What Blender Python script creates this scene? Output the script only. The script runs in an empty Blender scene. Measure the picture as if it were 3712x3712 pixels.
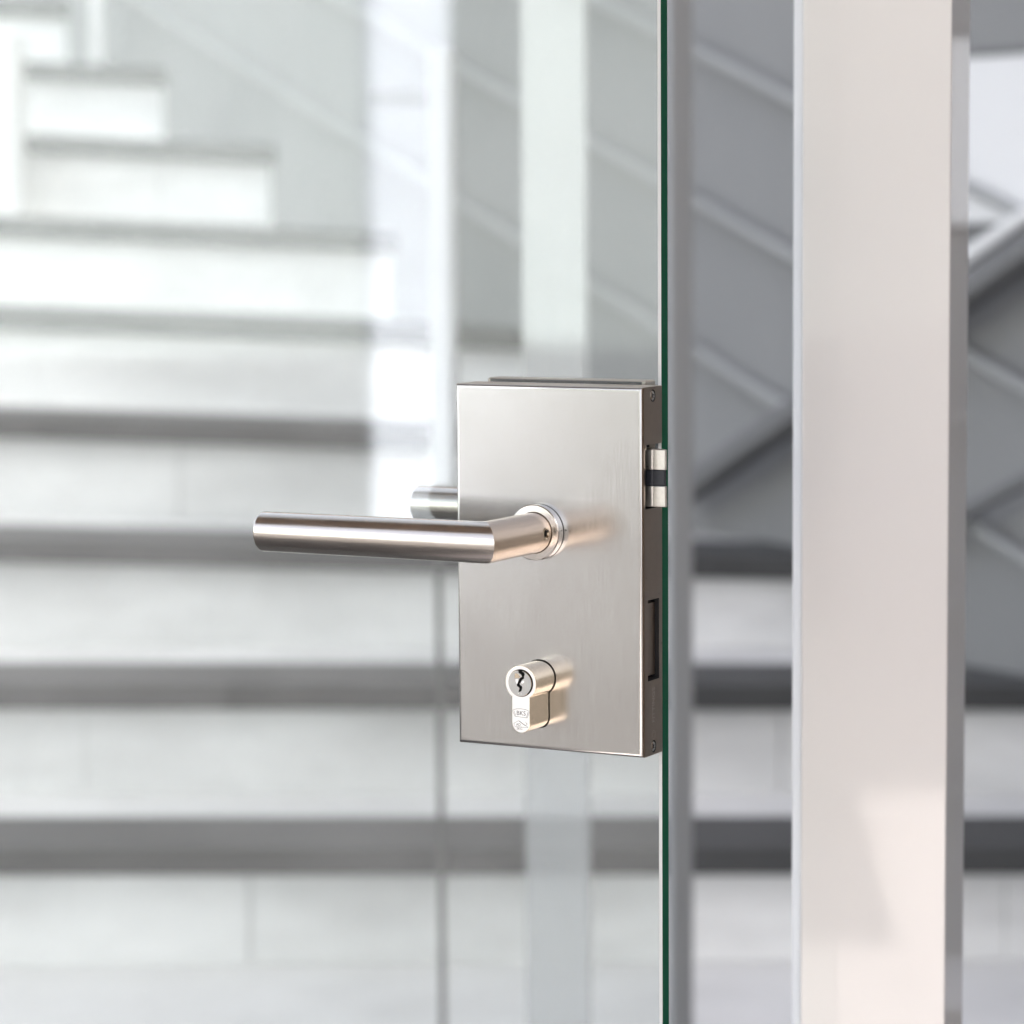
import bpy, bmesh, math, random
from mathutils import Vector, Matrix
random.seed(4)
S = bpy.context.scene
COL = S.collection

# ------------------------------------------------------------------ camera
YAW, PITCH, ROLL = 0.4882, 0.0980, -0.0068
CAM = Vector((0.72454, -1.30557, 1.22304))
rt = Vector((math.cos(YAW), math.sin(YAW), 0))
fw = Vector((-math.sin(YAW) * math.cos(PITCH), math.cos(YAW) * math.cos(PITCH), -math.sin(PITCH)))
up = rt.cross(fw)
r2 = math.cos(ROLL) * rt + math.sin(ROLL) * up
u2 = -math.sin(ROLL) * rt + math.cos(ROLL) * up
cd = bpy.data.cameras.new("camera")
cam = bpy.data.objects.new("camera", cd)
COL.objects.link(cam)
cam.matrix_world = Matrix(((r2.x, u2.x, -fw.x, CAM.x), (r2.y, u2.y, -fw.y, CAM.y), (r2.z, u2.z, -fw.z, CAM.z), (0, 0, 0, 1)))
cd.sensor_width = 36.0
cd.lens = 106.71
cd.clip_start, cd.clip_end = 0.05, 3000.0
cd.dof.use_dof = True
cd.dof.focus_distance = 1.468
cd.dof.aperture_fstop = 8.5
S.camera = cam

# ------------------------------------------------------------------ light
SUN_DIR = Vector((0.74, 0.13, 0.66)).normalized()
w = bpy.data.worlds.new("World")
S.world = w
w.use_nodes = True
nt = w.node_tree
sky = nt.nodes.new("ShaderNodeTexSky")
sky.sky_type = 'NISHITA'
sky.sun_disc = False
sky.sun_elevation = math.asin(SUN_DIR.z)
sky.sun_rotation = math.atan2(SUN_DIR.x, SUN_DIR.y)
sky.dust_density = 7.0
sky.air_density = 0.45
sky.ozone_density = 0.3
bgn = nt.nodes["Background"]
hs_n = nt.nodes.new("ShaderNodeHueSaturation")   # neutral white balance for the open shade
hs_n.inputs["Saturation"].default_value = 0.42
nt.links.new(sky.outputs[0], hs_n.inputs["Color"])
nt.links.new(hs_n.outputs[0], bgn.inputs[0])
bgn.inputs[1].default_value = 0.15
sl = bpy.data.lights.new("sun", 'SUN')
sl.energy = 4.0
sl.angle = math.radians(0.5)
sl.color = (1.0, 0.965, 0.92)
so = bpy.data.objects.new("sun", sl)
COL.objects.link(so)
so.rotation_euler = SUN_DIR.to_track_quat('Z', 'Y').to_euler()
so.location = (6, 1, 8)
S.view_settings.view_transform = 'Standard'
S.view_settings.look = 'None'
S.view_settings.gamma = 1.0
S.view_settings.exposure = 2.78
S.render.engine = 'CYCLES'
S.cycles.use_denoising = True
S.cycles.max_bounces = 12
S.cycles.transparent_max_bounces = 16
S.cycles.caustics_reflective = False
S.cycles.caustics_refractive = False
S.cycles.blur_glossy = 0.5

# ------------------------------------------------------------------ materials
def mat(name, base, rough=0.5, metal=0.0, var=0.0, vscale=(8, 8, 8), bump=0.0, bscale=None, coat=0.0, rvar=0.0, spec=None, base2=None):
    m = bpy.data.materials.new(name)
    m.use_nodes = True
    t = m.node_tree
    p = t.nodes["Principled BSDF"]
    p.inputs["Base Color"].default_value = (*base, 1)
    p.inputs["Roughness"].default_value = rough
    p.inputs["Metallic"].default_value = metal
    p.inputs["Coat Weight"].default_value = coat
    p.inputs["Coat Roughness"].default_value = 0.045
    if spec is not None:
        p.inputs["Specular IOR Level"].default_value = spec
    if var or bump or rvar:
        tc = t.nodes.new("ShaderNodeTexCoord")
        mp = t.nodes.new("ShaderNodeMapping")
        mp.inputs["Scale"].default_value = vscale
        t.links.new(tc.outputs["Object"], mp.inputs[0])
        n = t.nodes.new("ShaderNodeTexNoise")
        n.inputs["Scale"].default_value = 1.0
        n.inputs["Detail"].default_value = 6.0
        n.inputs["Roughness"].default_value = 0.6
        t.links.new(mp.outputs[0], n.inputs["Vector"])
        if var:
            mx = t.nodes.new("ShaderNodeMix")
            mx.data_type = 'RGBA'
            b2 = base2 or tuple(c * (1 - var) for c in base)
            mx.inputs["A"].default_value = (*b2, 1)
            mx.inputs["B"].default_value = (*[min(1, c * (1 + var * 0.6)) for c in base], 1)
            rmp = t.nodes.new("ShaderNodeMapRange")
            rmp.inputs[1].default_value, rmp.inputs[2].default_value = 0.3, 0.7
            t.links.new(n.outputs["Fac"], rmp.inputs[0])
            t.links.new(rmp.outputs[0], mx.inputs["Factor"])
            t.links.new(mx.outputs["Result"], p.inputs["Base Color"])
        if rvar:
            rr = t.nodes.new("ShaderNodeMapRange")
            rr.inputs[1].default_value, rr.inputs[2].default_value = 0.25, 0.75
            rr.inputs[3].default_value, rr.inputs[4].default_value = rough - rvar, rough + rvar
            t.links.new(n.outputs["Fac"], rr.inputs[0])
            t.links.new(rr.outputs[0], p.inputs["Roughness"])
        if bump:
            b = t.nodes.new("ShaderNodeBump")
            b.inputs["Strength"].default_value = bump
            b.inputs["Distance"].default_value = 0.001
            src = n
            if bscale:
                mp2 = t.nodes.new("ShaderNodeMapping")
                mp2.inputs["Scale"].default_value = bscale
                t.links.new(tc.outputs["Object"], mp2.inputs[0])
                src = t.nodes.new("ShaderNodeTexNoise")
                src.inputs["Scale"].default_value = 1.0
                src.inputs["Detail"].default_value = 4.0
                t.links.new(mp2.outputs[0], src.inputs["Vector"])
            t.links.new(src.outputs["Fac"], b.inputs["Height"])
            t.links.new(b.outputs[0], p.inputs["Normal"])
    return m

def brushed(name, base, rough, scale, bump=0.12):
    """steel with a fine grain: noise stretched along the brushing direction"""
    m = mat(name, base, rough, 1.0, var=0.08, vscale=scale, bump=bump, rvar=0.03)
    # soft cloudy unevenness of the finish and tiny scratches
    t = m.node_tree
    p = t.nodes["Principled BSDF"]
    tc = t.nodes.new("ShaderNodeTexCoord")
    n = t.nodes.new("ShaderNodeTexNoise")
    n.inputs["Scale"].default_value = 28.0
    n.inputs["Detail"].default_value = 3.0
    t.links.new(tc.outputs["Object"], n.inputs["Vector"])
    old = p.inputs["Roughness"].links[0].from_socket
    a = t.nodes.new("ShaderNodeMath"); a.operation = 'MULTIPLY_ADD'
    a.inputs[1].default_value = 0.10
    t.links.new(n.outputs["Fac"], a.inputs[0])
    t.links.new(old, a.inputs[2])
    t.links.new(a.outputs[0], p.inputs["Roughness"])
    return m

M = {}
M['plate'] = brushed('brushed_steel_vertical', (0.47, 0.463, 0.452), 0.15, (2600, 2600, 50), 0.012)
M['lever'] = brushed('brushed_steel_lever', (0.66, 0.605, 0.555), 0.16, (60, 2600, 2600), 0.02)
M['neck'] = brushed('warm_tinted_steel_neck', (0.52, 0.42, 0.33), 0.18, (700, 20, 700), 0.0)  # brown tint puts the neck's orange-brown reflection into the base colour
M['turned'] = mat('turned_steel', (0.66, 0.63, 0.60), 0.22, 1.0, var=0.03, vscale=(300, 300, 300), rvar=0.03)
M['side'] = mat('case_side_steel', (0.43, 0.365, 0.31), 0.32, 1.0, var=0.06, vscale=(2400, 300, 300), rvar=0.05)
M['nickel'] = mat('nickel_plated_brass', (0.72, 0.61, 0.47), 0.16, 1.0, var=0.05, vscale=(700, 700, 700), rvar=0.04)
M['nickel_face'] = mat('satin_nickel_face', (0.90, 0.88, 0.85), 0.35, 0.35, var=0.04, vscale=(700, 700, 700), rvar=0.05)
M['plug'] = brushed('plug_face', (0.46, 0.455, 0.45), 0.26, (3000, 3000, 120), 0.25)
M['latch'] = mat('latch_cast_nickel', (0.66, 0.635, 0.59), 0.36, 1.0, var=0.10, vscale=(500, 500, 500), rvar=0.1)
M['screw'] = mat('screw_steel', (0.72, 0.69, 0.66), 0.22, 1.0, var=0.05, vscale=(900, 900, 900))
M['black'] = mat('black_plastic', (0.012, 0.014, 0.02), 0.45, var=0.2, vscale=(900, 900, 900))
M['dark'] = mat('recess_shade', (0.006, 0.005, 0.005), 0.7, var=0.2, vscale=(400, 400, 400))  # near-black for cut-outs and gaps, their shade put into the colour
M['engrave'] = mat('engraved_mark', (0.05, 0.048, 0.045), 0.6, 0.2, var=0.2, vscale=(900, 900, 900))
M['etch'] = mat('etched_mark', (0.60, 0.56, 0.52), 0.55, 0.9, var=0.1, vscale=(900, 900, 900))
M['gasket'] = mat('black_rubber', (0.015, 0.015, 0.015), 0.6, var=0.2, vscale=(200, 200, 200))
M['post'] = mat('white_powder_coat', (0.77, 0.725, 0.695), 0.32, var=0.02, vscale=(3, 3, 1.2), bump=0.02, bscale=(900, 900, 900), coat=1.0)
M['strip'] = mat('pale_blue_white_seal', (0.78, 0.79, 0.82), 0.4, var=0.02, vscale=(5, 5, 2))
M['greyrender'] = mat('dark_facade_render', (0.15, 0.16, 0.153), 0.8, var=0.08, vscale=(0.5, 0.5, 0.5))
M['pillar'] = mat('pale_blue_white_paint', (0.60, 0.64, 0.71), 0.5, var=0.03, vscale=(2, 2, 2))
M['riser'] = mat('white_stone', (0.83, 0.83, 0.82), 0.75, var=0.22, vscale=(2.2, 2.2, 6), bump=0.5, bscale=(40, 40, 40))
M['tread'] = mat('pale_tread_stone', (0.70, 0.70, 0.695), 0.75, var=0.12, vscale=(4, 4, 9), bump=0.4, bscale=(40, 40, 40))
M['slab'] = mat('dark_grey_slate', (0.068, 0.069, 0.070), 0.6, var=0.18, vscale=(5, 5, 12), bump=0.4, bscale=(60, 60, 60))
M['wall'] = mat('grey_render', (0.285, 0.287, 0.287), 0.85, var=0.10, vscale=(1.2, 1.2, 0.8), bump=0.5, bscale=(60, 60, 60))
M['rail'] = mat('pale_grey_rail', (0.345, 0.35, 0.35), 0.45, var=0.05, vscale=(6, 6, 6))
M['white'] = mat('white_paint', (0.82, 0.82, 0.82), 0.5, var=0.03, vscale=(4, 4, 4))
M['steelpost'] = mat('blue_grey_steel', (0.40, 0.41, 0.42), 0.5, var=0.06, vscale=(6, 6, 3))
M['brace'] = mat('dark_grey_steel', (0.16, 0.16, 0.162), 0.5, var=0.08, vscale=(6, 6, 6))
M['lightpost'] = mat('pale_steel_post', (0.45, 0.46, 0.455), 0.4, var=0.04, vscale=(6, 6, 3))
M['brown'] = mat('brown_brick', (0.27, 0.185, 0.125), 0.8, var=0.25, vscale=(5, 5, 12))
M['mortar'] = mat('brown_mortar', (0.20, 0.16, 0.13), 0.9, var=0.1, vscale=(5, 5, 5))
M['canopy'] = mat('brown_soffit_boards', (0.36, 0.27, 0.19), 0.55, var=0.2, vscale=(2, 30, 2))
M['paving'] = mat('grey_brown_asphalt', (0.040, 0.037, 0.035), 0.85, var=0.25, vscale=(0.6, 0.6, 0.6), bump=0.5, bscale=(60, 60, 60))
M['apron'] = mat('pink_grey_paving', (0.46, 0.42, 0.40), 0.8, var=0.10, vscale=(3, 3, 3), bump=0.3, bscale=(80, 80, 80))
M['facade'] = mat('pale_facade_render', (0.33, 0.36, 0.36), 0.8, var=0.05, vscale=(0.5, 0.5, 0.5))
M['winglass'] = mat('dark_window_glass', (0.03, 0.035, 0.04), 0.05, var=0.1, vscale=(1, 1, 1))
M['wood'] = mat('orange_reflector_wood', (0.36, 0.20, 0.09), 0.45, var=0.2, vscale=(20, 20, 2))  # colour of the added boards mirrored in the lever neck

def glass_mat():
    m = bpy.data.materials.new("clear_float_glass")
    m.use_nodes = True
    t = m.node_tree
    for n in list(t.nodes):
        t.nodes.remove(n)
    out = t.nodes.new("ShaderNodeOutputMaterial")
    mix = t.nodes.new("ShaderNodeMixShader")
    tr = t.nodes.new("ShaderNodeBsdfTransparent")
    tr.inputs[0].default_value = (0.955, 0.980, 0.970, 1)
    gl = t.nodes.new("ShaderNodeBsdfGlossy")
    gl.inputs["Roughness"].default_value = 0.0
    gl.inputs[0].default_value = (1, 1, 1, 1)
    fr = t.nodes.new("ShaderNodeFresnel")
    geo = t.nodes.new("ShaderNodeNewGeometry")
    mr = t.nodes.new("ShaderNodeMapRange")   # pane exit face: same reflectance as the entry face
    mr.inputs[3].default_value, mr.inputs[4].default_value = 1.66, 1 / 1.66
    t.links.new(geo.outputs["Backfacing"], mr.inputs[0])
    t.links.new(mr.outputs[0], fr.inputs["IOR"])
    t.links.new(fr.outputs[0], mix.inputs[0])
    t.links.new(tr.outputs[0], mix.inputs[1])
    t.links.new(gl.outputs[0], mix.inputs[2])
    # thin film of dust and wiped smears, doubling as a milky reflection veil
    tc = t.nodes.new("ShaderNodeTexCoord")
    n1 = t.nodes.new("ShaderNodeTexNoise"); n1.inputs["Scale"].default_value = 9.0; n1.inputs["Detail"].default_value = 8.0; n1.inputs["Distortion"].default_value = 1.2
    t.links.new(tc.outputs["Object"], n1.inputs["Vector"])
    fr2 = t.nodes.new("ShaderNodeMapRange"); fr2.inputs[1].default_value, fr2.inputs[2].default_value = 0.35, 0.75
    fr2.inputs[3].default_value, fr2.inputs[4].default_value = 0.012, 0.050
    t.links.new(n1.outputs["Fac"], fr2.inputs[0])
    df = t.nodes.new("ShaderNodeBsdfDiffuse"); df.inputs[0].default_value = (0.9, 0.9, 0.9, 1)
    m2 = t.nodes.new("ShaderNodeMixShader")
    t.links.new(fr2.outputs[0], m2.inputs[0])
    t.links.new(mix.outputs[0], m2.inputs[1]); t.links.new(df.outputs[0], m2.inputs[2])
    t.links.new(m2.outputs[0], out.inputs[0])
    return m
M['glass'] = glass_mat()
M['glassedge'] = mat('green_glass_edge', (0.002, 0.11, 0.052), 0.25, var=0.15, vscale=(3, 3, 1.5), spec=0.10)
M['arris'] = mat('arris_painted_glint', (0.90, 0.93, 0.91), 0.15, 0.15, var=0.1, vscale=(5, 5, 3))  # near-white colour stands in for the bright reflection along the arris

# ------------------------------------------------------------------ mesh helpers
def props(o, label=None, cat=None, group=None, kind=None):
    if label: o["label"] = label
    if cat: o["category"] = cat
    if group: o["group"] = group
    if kind: o["kind"] = kind
    return o

def empty(name, loc=(0, 0, 0), rz=0.0, **k):
    o = bpy.data.objects.new(name, None)
    COL.objects.link(o)
    o.location = loc
    o.rotation_euler = (0, 0, rz)
    o.empty_display_size = 0.05
    return props(o, **k)

def link(name, bm, m, parent=None, smooth=None, loc=None, rot=None, **k):
    me = bpy.data.meshes.new(name)
    bmesh.ops.recalc_face_normals(bm, faces=bm.faces)
    bm.to_mesh(me)
    bm.free()
    for x in (m if isinstance(m, (list, tuple)) else [m]):
        me.materials.append(x)
    if smooth:
        for p in me.polygons:
            p.use_smooth = True
        me.set_sharp_from_angle(angle=math.radians(smooth))
    o = bpy.data.objects.new(name, me)
    COL.objects.link(o)
    if parent is not None:
        o.parent = parent
    if loc: o.location = loc
    if rot: o.rotation_euler = rot
    return props(o, **k)

def box(x0, x1, y0, y1, z0, z1, bm=None, bev=0.0, seg=2):
    bm = bm or bmesh.new()
    vs = [bm.verts.new((x, y, z)) for x in (x0, x1) for y in (y0, y1) for z in (z0, z1)]
    fs = [(0, 1, 3, 2), (4, 6, 7, 5), (0, 4, 5, 1), (2, 3, 7, 6), (0, 2, 6, 4), (1, 5, 7, 3)]
    F = [bm.faces.new([vs[i] for i in f]) for f in fs]
    bmesh.ops.recalc_face_normals(bm, faces=F)
    if bev:
        es = list({e for f in F for e in f.edges})
        bmesh.ops.bevel(bm, geom=es, offset=bev, segments=seg, profile=0.5, affect='EDGES')
    return bm

def prism(poly, y0, y1, bm=None):
    """poly: (x,z) outline, extruded along y"""
    bm = bm or bmesh.new()
    a = [bm.verts.new((x, y0, z)) for x, z in poly]
    b = [bm.verts.new((x, y1, z)) for x, z in poly]
    n = len(poly)
    bm.faces.new(a); bm.faces.new(b[::-1])
    for i in range(n):
        bm.faces.new((a[i], b[i], b[(i + 1) % n], a[(i + 1) % n]))
    return bm

def circ(cx, cz, r, n=64, a0=0.0, a1=2 * math.pi, end=False):
    k = n + 1 if end else n
    return [(cx + r * math.cos(a0 + (a1 - a0) * i / n), cz + r * math.sin(a0 + (a1 - a0) * i / n)) for i in range(k)]

def lathe(profile, origin, axis, n=64, bm=None):
    """profile: (r, t) along axis from origin; closed at r=0 ends"""
    bm = bm or bmesh.new()
    ax = Vector(axis).normalized()
    u = ax.orthogonal().normalized(); v = ax.cross(u)
    rings = []
    for r, t in profile:
        c = Vector(origin) + ax * t
        if r < 1e-7:
            rings.append([bm.verts.new(c)])
        else:
            rings.append([bm.verts.new(c + r * (math.cos(2 * math.pi * i / n) * u + math.sin(2 * math.pi * i / n) * v)) for i in range(n)])
    for A, B in zip(rings, rings[1:]):
        for i in range(n):
            j = (i + 1) % n
            if len(A) == 1 and len(B) == 1: continue
            if len(A) == 1: bm.faces.new((A[0], B[j], B[i]))
            elif len(B) == 1: bm.faces.new((A[i], A[j], B[0]))
            else: bm.faces.new((A[i], A[j], B[j], B[i]))
    return bm

def weighted(o):
    md = o.modifiers.new("weighted_normals", 'WEIGHTED_NORMAL')
    md.mode = 'FACE_AREA'; md.weight = 50; md.keep_sharp = True
    return o

def tmp_obj(bm):
    me = bpy.data.meshes.new("cutter")
    bmesh.ops.recalc_face_normals(bm, faces=bm.faces)
    bm.to_mesh(me); bm.free()
    o = bpy.data.objects.new("cutter", me)
    COL.objects.link(o)
    return o

def boolean(obj, cutters, matidx=None):
    """cut the given bmeshes out of obj's mesh for real"""
    obs = []
    for c in cutters:
        o = tmp_obj(c)
        obs.append(o)
        for mm in obj.data.materials: o.data.materials.append(mm)
        if matidx is not None:
            for p in o.data.polygons: p.material_index = matidx
        md = obj.modifiers.new("cut", 'BOOLEAN')
        md.operation = 'DIFFERENCE'; md.solver = 'EXACT'; md.object = o
    dg = bpy.context.evaluated_depsgraph_get()
    dg.update()
    me = bpy.data.meshes.new_from_object(obj.evaluated_get(dg))
    obj.modifiers.clear()
    old = obj.data
    obj.data = me
    bpy.data.meshes.remove(old)
    for o in obs:
        m_ = o.data
        bpy.data.objects.remove(o)
        bpy.data.meshes.remove(m_)

def lettering(name, text, size, depth, m, parent, matrix):
    c = bpy.data.curves.new(name, 'FONT')
    c.body = text; c.size = size; c.extrude = depth; c.align_x = 'CENTER'; c.align_y = 'CENTER'
    c.resolution_u = 3
    o = bpy.data.objects.new(name, c)
    COL.objects.link(o)
    dg = bpy.context.evaluated_depsgraph_get(); dg.update()
    me = bpy.data.meshes.new_from_object(o.evaluated_get(dg))
    bpy.data.objects.remove(o); bpy.data.curves.remove(c)
    me.transform(matrix)
    me.materials.clear(); me.materials.append(m)
    o = bpy.data.objects.new(name, me)
    COL.objects.link(o)
    o.parent = parent
    return o

def stroke(pts, wd, y0, y1, bm=None):
    """thin raised line through (x,z) points on a front face"""
    bm = bm or bmesh.new()
    for (ax, az), (bx, bz) in zip(pts, pts[1:]):
        d = Vector((bx - ax, bz - az)); L = d.length
        if L < 1e-9: continue
        d /= L; n = Vector((-d.y, d.x)) * wd / 2; e = d * wd * 0.3
        prism([(ax - e.x + n.x, az - e.y + n.y), (ax - e.x - n.x, az - e.y - n.y), (bx + e.x - n.x, bz + e.y - n.y), (bx + e.x + n.x, bz + e.y + n.y)], y0, y1, bm)
    return bm

# ================================================================== GROUND AND SURROUNDINGS
bm = bmesh.new()
vs = [bm.verts.new(p) for p in ((-900, -900, 0), (900, -900, 0), (900, 900, 0), (-900, 900, 0))]
bm.faces.new(vs)
link("ground", bm, M['paving'], kind='structure', label="dark paved ground around the glass door")

apron = empty("pavement", (0, 0, 0), kind='structure', label="pale pinkish stone paving in front of the glass door")
for xs_, dy, nr in (((-0.6, -0.295, 0.01, 0.315), 0.4917, 6), ((0.315, 0.80), 0.4778, 9)):  # paving outline shaped so its reflection forms the bright patch on the post
    for x0, x1 in zip(xs_, xs_[1:]):
        for j in range(nr):
            link("paving_slab", box(x0 + 0.002, x1 - 0.002, -dy * (j + 1) + 0.002, -dy * j - 0.002, 0.0, 0.02 + random.uniform(-0.001, 0.001), bev=0.002, seg=1), M['apron'], apron)

# tall brown brick wall of the neighbouring building (to the right of the camera)
bw = empty("brick_wall", (2.0, 0, 0), label="tall brown brick wall standing to the right of the door", cat="wall")
link("wall_core", box(0.02, 0.4, -1.2, 12.0, 0.0, 6.6), M['mortar'], bw)
bbm = bmesh.new()
zc = 0.0; row = 0
while zc < 2.6:
    y = -1.2 + (0.12 if row % 2 else 0.0)
    while y < 5.0:
        box(0.0, 0.0195, y, min(y + 0.23, 5.0), zc, zc + 0.065, bbm)
        y += 0.24
    zc += 0.075; row += 1
link("brick_facing", bbm, M['brown'], bw, kind='stuff')
link("upper_cladding", box(0.0, 0.0195, -1.2, 12.0, 2.62, 6.6), M['brown'], bw)

# timber canopy over the entrance
cn = empty("entrance_canopy", (0, 0, 0), label="brown timber boarded canopy roof above the glass door", cat="canopy")
for i in range(15):
    y0 = -1.3 + i * 0.11
    link("soffit_board", box(-2.6, 1.98, y0, y0 + 0.105, 2.66, 2.69, bev=0.003, seg=1), M['canopy'], cn)
link("roof_deck", box(-2.65, 1.985, -1.35, 0.36, 2.692, 2.82), M['brown'], cn)

# white building across the plaza, seen mirrored in the glass
fb = empty("white_building", (-12.6, -22.0, 0), math.atan2(-0.5, 0.87), label="white rendered building across the plaza mirrored in the glass", cat="building")
link("wall", box(-22, -0.3, -4, 0, 0.0, 10.0), M['facade'], fb)
for i in range(-5, 0):
    for zb in (4.6,):
        f = link("window", box(i * 2.9 - 0.6, i * 2.9 + 0.6, 0.002, 0.05, zb, zb + 2.2, bev=0.01, seg=1), M['white'], fb)
        link("pane", box(i * 2.9 - 0.52, i * 2.9 + 0.52, 0.052, 0.06, zb + 0.08, zb + 2.12), M['winglass'], f)

gb = empty("grey_building", (-12.6, -22.0, 0), math.atan2(-0.5, 0.87), label="dark grey building beside the white one across the plaza", cat="building")
link("wall", box(-0.28, 22, -4.2, -0.2, 0.0, 9.0), M['greyrender'], gb)
for i in range(0, 6):
    f = link("window", box(i * 3.2 + 1.4, i * 3.2 + 2.8, -0.198, -0.14, 4.6, 6.8, bev=0.01, seg=1), M['white'], gb)
    link("pane", box(i * 3.2 + 1.48, i * 3.2 + 2.72, -0.138, -0.13, 4.68, 6.72), M['winglass'], f)

def pillar(name, L, az, wd, h, label):
    p = Vector((0.7245 - math.sin(az) * L, 1.351 - math.cos(az) * L, 0))
    e = empty(name, p, -az - 0.05, label=label, cat="pillar")
    link("shaft", box(-wd / 2, wd / 2, -wd / 2, wd / 2, 0.0, h, bev=0.006), M['pillar'], e)
pillar("white_pillar", 11.5, 0.522, 0.30, 5.0, "broad white pillar mirrored in the glass left of the lock")

# ================================================================== STONE STAIRCASE (behind the glass)
ORG = (CAM.x, CAM.y, 0)
stair = empty("stone_staircase", ORG, YAW, label="white stone staircase with dark slate treads climbing behind the glass door", cat="staircase")
H, D, Y0, Z0 = 0.16, 0.3677, 3.929, 0.377
TILT = {-1: 0.0, 0: -0.006, 1: -0.008, 2: -0.030, 3: -0.040, 4: -0.048, 5: -0.047, 6: -0.055, 7: -0.055, 8: -0.045, 9: -0.045}
def wall_x(k): return 0.55 - 0.255 * (k - 2)
def wall_pt(k): return Vector((wall_x(k), Y0 + D * k))
for k in range(-1, 10):
    yk = Y0 + D * k
    zt = Z0 + H * k + 0.019
    xr = wall_x(k) + 0.02 + (0.1 if k < 2 else 0)
    xl = -3.0
    ti = TILT[k]
    ref = -0.35
    st = Matrix.Translation((ref, yk, zt)) @ Matrix.Rotation(-ti, 4, 'Y') @ Matrix.Translation((-ref, -yk, -zt))
    def add(nm, b, m):
        bmesh.ops.transform(b, matrix=st, verts=b.verts)
        return link(nm, b, m, stair)
    # risers: blocks with open joints
    cuts = {1: [-0.615], 0: [-0.35], 2: [-0.9], 3: [-0.55]}.get(k, [-0.7 - 0.13 * (k % 3)])
    xs = [xl]
    x = cuts[0]
    while x - 1.0 > xl: x -= 1.0
    while x < xr - 0.15:
        xs.append(x); x += 1.0
    xs.append(xr)
    zb = zt - H - (0.05 if k >= 0 else 0.06)
    for a, b_ in zip(xs, xs[1:]):
        add("riser_block", box(a + 0.0006, b_ - 0.0006, yk + 0.018 + random.uniform(-.002, .002), yk + 0.06, zb, zt - 0.0385, bev=0.0015, seg=1), M['riser'])
    # dark slate nosing slab along the front of the tread, pale stone behind it
    xs2 = [xl, -1.35 + 0.2 * (k % 3), xr] if k not in (0, 1) else [xl, -1.5, xr]
    for a, b_ in (zip(xs2, xs2[1:]) if k >= 0 else ()):
        add("slate_nosing", box(a + 0.0015, b_ - 0.0015, yk, yk + 0.21, zt - 0.038, zt, bev=0.004, seg=2), M['slab'])
    add("tread_stone", box(xl, xr, yk + (0.213 if k >= 0 else 0.0), yk + D + 0.03, zt - 0.06, zt - 0.002, bev=0.003, seg=1), M['tread'])
link("stair_core", box(-3.0, 0.2, Y0 + 0.6, Y0 + 4.0, 0.0, 0.55), M['riser'], stair)

# grey wall on the right flank of the stairs
p2 = wall_pt(2)
wd = Vector((-0.255, 0.3677)).normalized()
wall_rot = math.atan2(wd.y, wd.x)
gw = Matrix.Translation((*ORG[:2], 0)) @ Matrix.Rotation(YAW, 4, 'Z')
wloc = gw @ Vector((p2.x, p2.y, 0))
SW = empty("flank_wall", wloc, YAW + wall_rot, label="grey rendered wall along the right flank of the stairs", cat="wall")
# local x: along the wall up the stairs, local -y: into the wall
link("wall_body", box(-2.5, 5.5, -0.25, 0.0, 0.0, 3.6, bev=0.004, seg=1), M['wall'], SW)
for i in range(8):
    z0 = 2.0 + i * 0.2
    link("added_reflector_board", box(-2.5, 5.5, 0.002, 0.024, z0, z0 + 0.193, bev=0.003, seg=1), M['wood'], SW)  # unseen boards added so the lever neck mirrors an orange tone
KL = 0.4475
def wz(k, dz): return 0.375 + 0.16 * k + dz
def bar(name, k0, z0, k1, z1, th, dp, y0, m, parent, **kw):
    s0, s1 = (k0 - 2) * KL, (k1 - 2) * KL
    L = math.hypot(s1 - s0, z1 - z0); a = math.atan2(z1 - z0, s1 - s0)
    b = box(0, L, y0, y0 + dp, -th / 2, th / 2, bev=min(th, dp) * 0.25, seg=2)
    bmesh.ops.transform(b, matrix=Matrix.Translation((s0, 0, z0)) @ Matrix.Rotation(-a, 4, 'Y'), verts=b.verts)
    return link(name, b, m, parent, **kw)
hr = empty("wall_rails", wloc, YAW + wall_rot, label="three parallel pale grey rails sloping down along the grey flank wall", cat="railing")
for dz in (0.16, 0.405, 0.648):
    bar("rail", -2.0, wz(-2.0, dz), 11.0, wz(11.0, dz), 0.016, 0.020, 0.012, M['rail'], hr)
for k in (-1.0, 9.6):
    s = (k - 2) * KL
    link("bracket", box(s - 0.012, s + 0.012, 0.0005, 0.0115, wz(k, 0.1), wz(k, 0.95)), M['rail'], hr)
# raking brace of the next flight: dark beam with a bright tube, and a thin tie below
br = empty("raking_beam", wloc, YAW + wall_rot, label="dark steel beam rising to the right across the grey wall", cat="beam")
bar("beam", 2.95, 0.745, 0.4, 1.325, 0.042, 0.05, 0.036, M['brace'], br)
bar("top_tube", 1.75, 1.065, 0.4, 1.37, 0.022, 0.03, 0.050, M['white'], br)
tb = empty("tie_bar", wloc, YAW + wall_rot, label="thin dark tie bar rising to the right beside the white post", cat="bar")
bar("tie", 2.0, 0.66, 0.4, 0.99, 0.020, 0.02, 0.036, M['brace'], tb)
wp = empty("white_board", wloc, YAW + wall_rot, label="white board on the grey wall to the right of the white post", cat="board")
s1 = (1.98 - 2) * KL
link("panel", box(s1 - 1.6, s1, 0.0005, 0.008, 1.205, 1.445, bev=0.001, seg=1), M['white'], wp)
link("edge_strip", box(s1 - 1.6, s1, 0.0005, 0.010, 1.446, 1.456), M['brace'], wp)
link("edge_strip", box(s1 - 1.6, s1, 0.0005, 0.010, 1.194, 1.204), M['brace'], wp)

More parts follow.
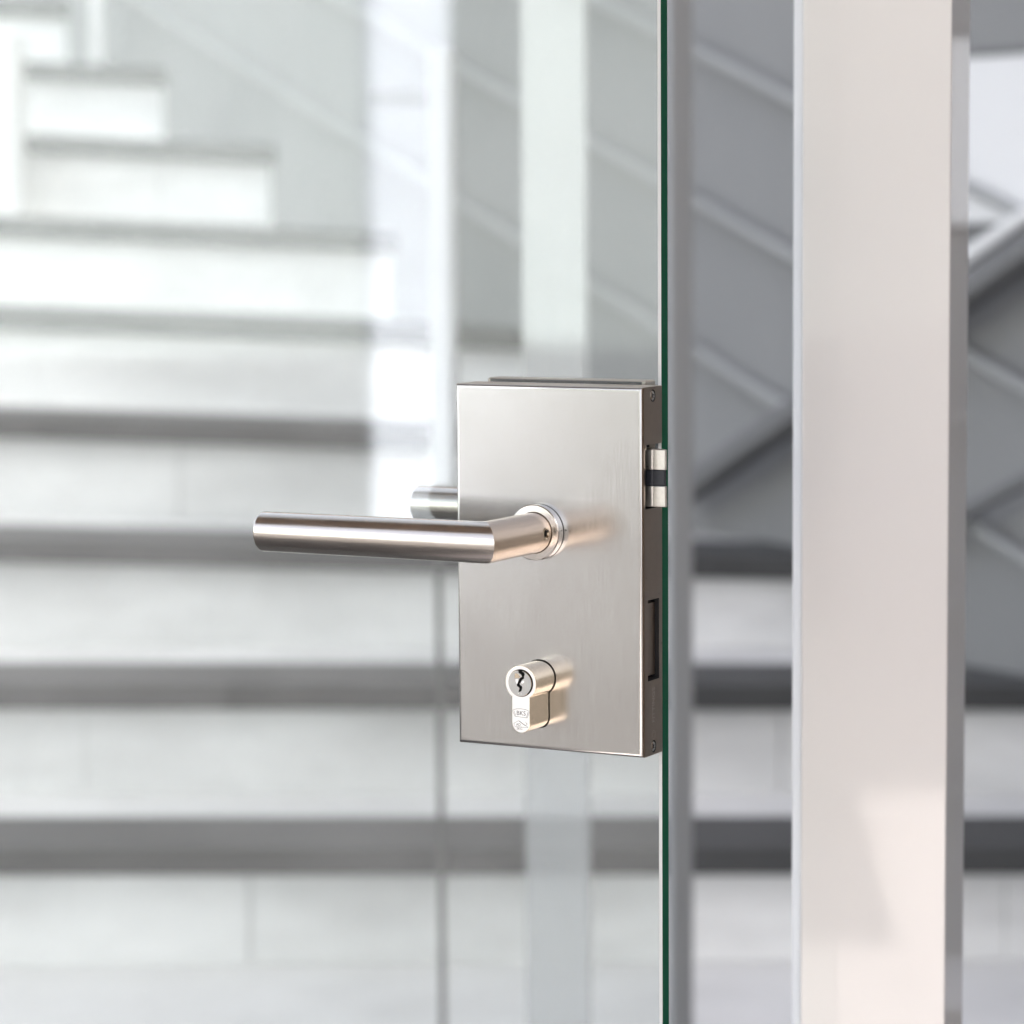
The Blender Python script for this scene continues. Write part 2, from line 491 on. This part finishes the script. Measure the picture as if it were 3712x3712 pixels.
# slim posts between the door and the stairs
def bgp(x, y): return gw @ Vector((x, y, 0))
gp = empty("grey_post", bgp(0.1875, 3.4), YAW + 0.2, label="dark blue grey steel post standing just beside the glass edge", cat="post")
link("shaft", box(-0.0125, 0.0135, -0.013, 0.013, 0.01, 3.0, bev=0.002), M['steelpost'], gp)
link("foot_plate", box(-0.04, 0.04, -0.04, 0.04, 0.0, 0.01, bev=0.002), M['steelpost'], gp)
lp = empty("railing_post", bgp(-0.0755, 3.45), YAW - 0.25, label="pale steel railing post with a short side arm behind the glass", cat="post")
link("rod", box(-0.0125, -0.0055, -0.0035, 0.0035, 0.01, 0.859, bev=0.001), M['brace'], lp)
link("sleeve", box(-0.0135, 0.0135, -0.0135, 0.0135, 0.86, 1.408, bev=0.003), M['lightpost'], lp)
link("arm", box(-0.086, -0.0135, -0.008, 0.008, 1.345, 1.364, bev=0.003), M['brace'], lp)
link("foot_plate", box(-0.04, 0.04, -0.04, 0.04, 0.0, 0.01, bev=0.002), M['lightpost'], lp)
def frosted():  # translucent white mix that carries the bright reflection band
    m = bpy.data.materials.new("reflection_band_veil")
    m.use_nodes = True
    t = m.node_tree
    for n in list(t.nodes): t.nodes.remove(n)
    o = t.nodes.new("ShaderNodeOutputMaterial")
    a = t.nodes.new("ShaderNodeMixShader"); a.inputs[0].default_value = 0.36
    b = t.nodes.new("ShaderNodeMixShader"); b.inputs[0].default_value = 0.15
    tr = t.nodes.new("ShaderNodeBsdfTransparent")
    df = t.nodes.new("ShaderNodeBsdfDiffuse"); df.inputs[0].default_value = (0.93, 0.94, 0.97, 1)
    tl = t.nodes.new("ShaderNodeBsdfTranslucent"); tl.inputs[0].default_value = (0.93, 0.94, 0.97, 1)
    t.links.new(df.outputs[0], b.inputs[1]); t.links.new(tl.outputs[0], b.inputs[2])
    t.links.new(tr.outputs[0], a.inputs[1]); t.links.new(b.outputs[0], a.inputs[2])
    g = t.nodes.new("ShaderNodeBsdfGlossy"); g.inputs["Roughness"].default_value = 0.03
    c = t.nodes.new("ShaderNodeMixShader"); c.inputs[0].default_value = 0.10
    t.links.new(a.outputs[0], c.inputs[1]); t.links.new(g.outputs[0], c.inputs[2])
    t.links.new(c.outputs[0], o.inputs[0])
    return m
M['band_veil'] = frosted()
sc = empty("reflection_band_pane", bgp(0.044, 3.0), -0.063, label="narrow upright pane added in place of a bright reflection band behind the lock", cat="reflection pane")  # added pane, stands in for a bright band mirrored in the door glass
link("band_pane", box(-0.036, 0.036, -0.004, 0.004, 0.02, 3.0), M['band_veil'], sc)
link("foot_shoe", box(-0.04, 0.04, -0.02, 0.02, 0.0, 0.0195, bev=0.002), M['steelpost'], sc)
# white things standing on the upper steps
wq = empty("white_column", bgp(-1.04, 6.05), YAW, label="white square column standing on the upper stone steps", cat="column")
link("shaft", box(-0.085, 0.077, -0.045, 0.045, 1.226, 1.582, bev=0.004), M['white'], wq)
wr = empty("white_stick_post", bgp(-0.883, 6.58), YAW, label="thin white post standing on the topmost slate tread", cat="post")
link("shaft", box(-0.012, 0.012, -0.012, 0.012, 1.523, 2.1, bev=0.003), M['white'], wr)

# ================================================================== DOOR FRAME POST
# front-left corner in view frame (0.163,1.70), turned so that its right cheek shows
pl = gw @ Vector((0.163, 1.70, 0))
fp = empty("door_frame_post", pl, YAW - 0.278, label="white door frame post standing to the right of the open glass door", cat="door post")
link("post_body", box(0.0, 0.0825, 0.0, 0.077, 0.0, 2.65, bev=0.0008, seg=2), M['post'], fp)
link("seal_strip", box(-0.0060, -0.0003, 0.004, 0.030, 0.0, 2.65, bev=0.0008), M['strip'], fp)

# ================================================================== GLASS DOOR WITH LOCK
ZT = 1.14
W_, H_, T_ = 0.1019, 0.1789, 0.0226
door = empty("glass_door", (0, 0, 0), label="frameless clear glass door standing ajar with a brushed steel lock and lever handles", cat="glass door")
# pane: profile in plan (x,y) with polished arrises, one sheet 10 mm thick
yg, tg, xe, ar = 0.0228, 0.0098, W_ - 0.0012, 0.0012
bm = bmesh.new()
plan = [(-0.86, yg), (xe - ar, yg), (xe, yg + ar), (xe, yg + tg - ar), (xe - ar, yg + tg), (-0.86, yg + tg)]
lo = [bm.verts.new((x, y, 0.012)) for x, y in plan]
hi = [bm.verts.new((x, y, 2.25)) for x, y in plan]
n = len(plan)
for i in range(n):
    f = bm.faces.new((lo[i], lo[(i + 1) % n], hi[(i + 1) % n], hi[i]))
    f.material_index = {0: 0, 1: 2, 2: 1, 3: 2, 4: 0, 5: 1}[i]
f = bm.faces.new(lo[::-1]); f.material_index = 1
f = bm.faces.new(hi); f.material_index = 1
link("glass_pane", bm, [M['glass'], M['glassedge'], M['arris']], door)

# lock case: folded steel cover, front edges rounded
bm = box(0, W_, 0, T_, ZT - H_, ZT)
def pick(fn): return [e for e in bm.edges if fn((e.verts[0].co + e.verts[1].co) / 2)]
fr_e = pick(lambda c: c.y < 1e-6)
bmesh.ops.bevel(bm, geom=fr_e, offset=0.0021, segments=6, profile=0.5, affect='EDGES')
bk = [e for e in bm.edges if abs(e.verts[0].co.y - T_) < 1e-6 and abs(e.verts[1].co.y - T_) < 1e-6]
bmesh.ops.bevel(bm, geom=bk, offset=0.0007, segments=2, profile=0.5, affect='EDGES')
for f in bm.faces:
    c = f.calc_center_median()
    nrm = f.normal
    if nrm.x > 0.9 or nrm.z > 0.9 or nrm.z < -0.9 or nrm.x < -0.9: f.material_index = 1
case = link("lock_case", bm, [M['plate'], M['side'], M['dark']], door)
XC, ZC = 0.0460, ZT - 0.14307
def euro(r, sw, drop, rb, n=48):
    a = math.asin((sw / 2) / r)
    pts = circ(0, 0, r, n, -math.pi / 2 + a, 1.5 * math.pi - a, True)
    pts += circ(0, -drop + rb, rb, 16, math.pi, 2 * math.pi, True) if rb <= sw / 2 + 1e-9 else []
    return pts
holeprof = [(XC + x, ZC + z) for x, z in euro(0.0090, 0.0108, 0.0251, 0.0054)]
cuts = [prism(holeprof, -0.01, 0.004),
        box(W_ - 0.007, W_ + 0.01, 0.0030, 0.0262, ZT - 0.0586, ZT - 0.0277),
        box(W_ - 0.006, W_ + 0.01, 0.0056, 0.0183, ZT - 0.1422, ZT - 0.1029)]
for z in (0.0044, 0.1748):
    cuts.append(lathe([(0, -0.0016), (0.0029, -0.0016), (0.0031, 0.001), (0, 0.001)], (W_, 0.0118, ZT - z), (1, 0, 0), 32))
cuts.append(lathe([(0, -0.001), (0.0006, -0.001), (0.0006, 0.001), (0, 0.001)], (0.0460 + 0.0147, 0, ZT - 0.0700), (0, -1, 0), 3))
boolean(case, cuts, 2)
for p in case.data.polygons: p.use_smooth = True
case.data.set_sharp_from_angle(angle=math.radians(32))
weighted(case)

link("gasket", box(0.004, W_ - 0.010, T_ + 0.0001, yg - 0.0000, ZT - H_ + 0.003, ZT - 0.001), M['gasket'], case)
# latch bolt: two cast blocks round a black plastic follower
latch = empty("latch_bolt", (0, 0, 0)); latch.parent = door
def latch_block(z0, z1, nm, m, dx=0.0, par=None):
    # plan outline: flat front face, thin nose, sloping back
    plan = [(W_ - 0.006, 0.0075), (W_ + 0.0012, 0.0075), (W_ + 0.0018, 0.0080), (W_ + 0.0080 + dx, 0.0080), (W_ + 0.0085 + dx, 0.0085), (W_ + 0.0085 + dx, 0.0096), (W_ - 0.004, 0.0195), (W_ - 0.006, 0.0195)]
    b = bmesh.new()
    a = [b.verts.new((x, y, z0)) for x, y in plan]; c = [b.verts.new((x, y, z1)) for x, y in plan]
    b.faces.new(a); b.faces.new(c[::-1])
    for i in range(len(plan)):
        j = (i + 1) % len(plan)
        b.faces.new((a[i], a[j], c[j], c[i]))
    bmesh.ops.recalc_face_normals(b, faces=b.faces)
    bmesh.ops.bevel(b, geom=[e for e in b.edges if abs(e.verts[0].co.z - e.verts[1].co.z) < 1e-7], offset=0.00035, segments=2, profile=0.5, affect='EDGES')
    return link(nm, b, m, latch)
latch_block(ZT - 0.0398, ZT - 0.0300, "latch_block", M['latch'])
latch_block(ZT - 0.0475, ZT - 0.0399, "plastic_insert", M['black'], -0.0004)
latch_block(ZT - 0.0576, ZT - 0.0476, "latch_block", M['latch'])
link("latch_spring", lathe([(0, 0), (0.0012, 0), (0.0017, 0.0018), (0.0012, 0.003), (0, 0.003)], (W_ - 0.0032, 0.0080, ZT - 0.0277), (0, 0, -1), 20), M['latch'], latch)
link("deadbolt", box(W_ - 0.0058, W_ - 0.0018, 0.0062, 0.0176, ZT - 0.1404, ZT - 0.1047, bev=0.0006), M['side'], door)
# screws with cross recess
for z in (0.0044, 0.1748):
    c = Vector((W_, 0.0118, ZT - z))
    s = link("screw", lathe([(0, -0.0015), (0.0026, -0.0015), (0.00265, -0.0006), (0.0023, -0.0002), (0.0012, 0.0), (0, 0.0)], c, (1, 0, 0), 36), M['screw'], case, smooth=35)
    cc = []
    for a in (0.6, 0.6 + math.pi / 2):
        b = box(-0.0008, 0.001, -0.0014, 0.0014, -0.00042, 0.00042)
        bmesh.ops.transform(b, matrix=Matrix.Translation(c) @ Matrix.Rotation(a, 4, 'X'), verts=b.verts)
        cc.append(b)
    s.data.materials.append(M['dark'])
    boolean(s, cc, 1)
# engraved maker's mark on the narrow side, read from below
# text x -> +z (reads upward), text y -> -y (front), text z -> +x
R3 = Matrix(((0, 0, 1), (0, -1, 0), (1, 0, 0)))
Mside = Matrix.Translation((W_ + 0.00001, 0.0119, ZT - 0.1545)) @ R3.to_4x4()
lettering("lettering", "FITTINGS", 0.0042, 0.00002, M['etch'], case, Mside)
hexo = [(0.0023 * math.cos(math.pi / 2 + i * math.pi / 3), 0.0023 * math.sin(math.pi / 2 + i * math.pi / 3)) for i in range(7)]
hb = stroke(hexo, 0.00022, -0.00003, 0.00003)
stroke([(0.0012 * math.cos(a), 0.0012 * math.sin(a)) for a in [0.7 + 0.45 * i for i in range(13)]], 0.00018, -0.00003, 0.00003, hb)
bmesh.ops.transform(hb, matrix=Matrix.Translation((W_ + 0.00001, 0.0118, ZT - 0.1691)) @ Matrix.Rotation(math.pi / 2, 4, 'Z'), verts=hb.verts)
link("emblem", hb, M['etch'], case)

# counter case on the far side of the glass
yb0 = yg + tg
bm = box(0, W_ - 0.0137, yb0 + 0.0004, 0.0444, ZT - H_ + 0.0005, ZT + 0.0014, bev=0.0012, seg=3)
back = weighted(link("counter_case", bm, [M['side']], door, smooth=35))
link("gasket", box(0.002, W_ - 0.016, yb0 + 0.00005, yb0 + 0.00035, ZT - H_ + 0.002, ZT + 0.0008), M['gasket'], back)

# lever handles
R = 0.00992
XR, ZR = 0.04595, ZT - 0.07129
def lever(yface, sgn, nm):
    """sgn -1: towards the camera side, +1: far side"""
    yax = yface + sgn * 0.0545
    xl = -0.0785
    N = 64
    h = empty(nm, (0, 0, 0)); h.parent = door
    bm = bmesh.new()
    rings = []
    for r_, x_ in ((0.0, xl), (R - 0.0014, xl), (R - 0.0007, xl + 0.0002), (R - 0.0002, xl + 0.0007), (R, xl + 0.0014), (R, None)):
        if r_ == 0.0:
            rings.append([bm.verts.new((x_, yax, ZR))]); continue
        ring = []
        for i in range(N):
            a = 2 * math.pi * i / N
            dy, dz = r_ * math.cos(a), r_ * math.sin(a)
            xx = XR + sgn * dy if x_ is None else x_
            ring.append(bm.verts.new((xx, yax + dy, ZR + dz)))
        rings.append(ring)
    for A, B in zip(rings, rings[1:]):
        for i in range(N):
            j = (i + 1) % N
            if len(A) == 1: bm.faces.new((A[0], B[i], B[j]))
            else: bm.faces.new((A[i], B[i], B[j], A[j]))
    link("grip", bm, M['lever'], h, smooth=40)
    bm = bmesh.new()
    A, B = [], []
    for i in range(N):
        a = 2 * math.pi * i / N
        dx, dz = R * math.cos(a), R * math.sin(a)
        A.append(bm.verts.new((XR + dx, yax + sgn * dx, ZR + dz)))
        B.append(bm.verts.new((XR + dx, yface + sgn * 0.003, ZR + dz)))
    for i in range(N):
        j = (i + 1) % N
        bm.faces.new((A[i], B[i], B[j], A[j]))
    nk = link("neck", bm, M['neck'], h, smooth=40)
    gs = lathe([(0.0029, -0.0006), (0.0029, 0.0001), (0.0026, 0.00015), (0.0019, -0.0006), (0.0017, -0.003), (0, -0.003)], (XR + R - 0.0001, yface + sgn * 0.0112, ZR + 0.0004), (1, 0, 0), 28)
    if sgn < 0:
        for f in gs.faces:
            if f.calc_center_median().x < XR + R - 0.0011: f.material_index = 1
        boolean(nk, [lathe([(0, -0.004), (0.0030, -0.004), (0.0030, 0.004), (0, 0.004)], (XR + R, yface - 0.0112, ZR + 0.0004), (1, 0, 0), 28)])
        for p in nk.data.polygons: p.use_smooth = True
        nk.data.set_sharp_from_angle(angle=math.radians(40))
        link("grub_screw", gs, [M['nickel'], M['dark']], h, smooth=30)
    else:
        gs.free()
    ax = (0, sgn, 0)
    rr = 0.01364
    link("rosette", lathe([(rr - 0.0004, 0.0003), (rr, 0.0006), (rr, 0.0051), (rr - 0.0004, 0.0055), (R + 0.0004, 0.00575), (R + 0.0002, 0.0056), (R + 0.0002, 0.0008)], (XR, yface, ZR), ax, 96), M['turned'], h, smooth=25)
    link("shadow_gap", lathe([(rr + 0.0001, 0.0), (rr + 0.0001, 0.00028), (0, 0.00028)], (XR, yface, ZR), ax, 64), M['dark'], h)
    return h
lever(0.0, -1, "lever_handle")
lever(0.0444, 1, "lever_handle")

# profile cylinder
PC = 0.0201
cyl = link("cylinder_body", prism([(XC + x, ZC + z) for x, z in euro(0.0085, 0.0100, 0.0245, 0.0050)], -PC, 0.0035), [M['nickel'], M['nickel_face'], M['dark']], door)
b2 = bmesh.new(); b2.from_mesh(cyl.data)
fe = [e for e in b2.edges if abs(e.verts[0].co.y + PC) < 1e-6 and abs(e.verts[1].co.y + PC) < 1e-6]
bmesh.ops.bevel(b2, geom=fe, offset=0.0003, segments=2, profile=0.5, affect='EDGES')
for f in b2.faces:
    if f.normal.y < -0.95 or f.calc_center_median().y < -PC + 1e-5: f.material_index = 1
b2.to_mesh(cyl.data); b2.free()
boolean(cyl, [lathe([(0, -0.006), (0.00675, -0.006), (0.00675, 0.004), (0, 0.004)], (XC, -PC, ZC), (0, -1, 0), 64)], 2)
for p in cyl.data.polygons: p.use_smooth = True
cyl.data.set_sharp_from_angle(angle=math.radians(28))
weighted(cyl)
PF = -PC - 0.0009
plug = link("plug", lathe([(0.0064, 0.0), (0.0064, 0.0064), (0.0062, 0.0067), (0, 0.0067)], (XC, -PC + 0.0058, ZC), (0, -1, 0), 64), [M['nickel'], M['plug'], M['dark']], cyl, smooth=30)
for p in plug.data.polygons:
    if p.normal.y < -0.95: p.material_index = 1
def mm(pts): return [(XC + x * 1e-3, ZC + z * 1e-3) for x, z in pts]
key = mm([(x * 1.2, 0.4 + z * 1.1) for x, z in [(-0.7, 5.5), (1.2, 5.5), (1.1, 4.9), (2.0, 4.6), (2.3, 3.6), (1.9, 2.9), (2.0, 1.9), (0.9, 1.2), (0.5, 0.2), (-0.2, -0.6), (0.3, -1.2), (0.9, -1.5), (1.1, -2.3), (0.6, -3.9), (-0.7, -4.3), (-0.2, -2.7), (-0.4, -2.2), (-1.3, -1.7), (-1.4, -0.9), (-0.6, 0.6), (-0.1, 1.9), (1.0, 2.6), (0.7, 3.5), (-0.5, 4.2)]])
boolean(plug, [prism(key, PF - 0.002, PF + 0.005)], 2)
wedge = bmesh.new()
prism(mm([(-2.9, 3.2), (-2.6, 4.9), (-0.9, 4.6), (0.3, 3.0), (-0.6, 2.5), (-2.7, 2.3)]), PF - 0.00006, PF + 0.0002, wedge)
link("key_funnel", wedge, M['nickel'], plug)
w2 = prism(mm([(-2.4, 1.9), (-0.7, 2.0), (-0.9, 0.9), (-1.5, -0.4), (-2.2, 0.4)]), PF - 0.00006, PF + 0.0002)
prism(mm([(0.9, 0.9), (2.3, 1.6), (2.4, 0.6), (1.5, -0.1), (0.8, 0.0)]), PF - 0.00006, PF + 0.0002, w2)
link("key_funnel", w2, M['nickel_face'], plug)
link("plug_mark", prism(mm([(-1.0, -5.2), (-0.6, -5.2), (-0.6, -4.9), (-1.0, -4.9)]), PF - 0.00003, PF + 0.0002, prism(mm([(0.4, -5.3), (0.9, -5.3), (0.9, -5.0), (0.4, -5.0)]), PF - 0.00003, PF + 0.0002)), M['nickel_face'], plug)
# stamped marks on the cylinder face
Y1, Y2 = -PC - 0.00004, -PC + 0.0003
def RT(x, z): return Matrix.Translation((XC + x, -PC + 0.00001, ZC + z)) @ Matrix.Rotation(math.pi / 2, 4, 'X')
badge = [(-4.5, -13.9), (-3.9, -13.2), (-2.2, -12.75), (0, -12.6), (2.2, -12.75), (3.9, -13.2), (4.6, -14.0), (3.5, -16.8), (-3.2, -16.5), (-4.5, -13.9)]
bb = stroke(mm(badge), 0.00017, Y1, Y2)
stroke(mm([(-3.6, -13.9), (-2.9, -16.1)]), 0.00016, Y1, Y2, bb)
stroke(mm([(3.9, -14.0), (3.1, -16.5)]), 0.00022, Y1, Y2, bb)
link("emblem", bb, M['engrave'], cyl)
lettering("lettering", "BKS", 0.0031, 0.00004, M['engrave'], cyl, RT(0.0001, -0.01485))
hs = stroke(mm([(-3.6, -21.1), (-3.9, -20.0), (-1.6, -18.6), (-1.0, -18.6), (1.8, -20.3), (3.2, -20.9), (4.1, -21.6), (-3.4, -21.4)]), 0.00015, Y1, Y2)
stroke(mm([(-1.0, -18.65), (1.8, -20.35), (2.9, -20.8)]), 0.0003, Y1, Y2, hs)
link("house_mark", hs, M['engrave'], cyl)
lettering("lettering", "AD", 0.0018, 0.00004, M['engrave'], cyl, RT(-0.0014, -0.02045))
lettering("lettering", "'s", 0.0019, 0.00004, M['engrave'], cyl, RT(0.0030, -0.0196))
lettering("lettering", "SKG", 0.0017, 0.00004, M['engrave'], cyl, RT(-0.0008, -0.0224))
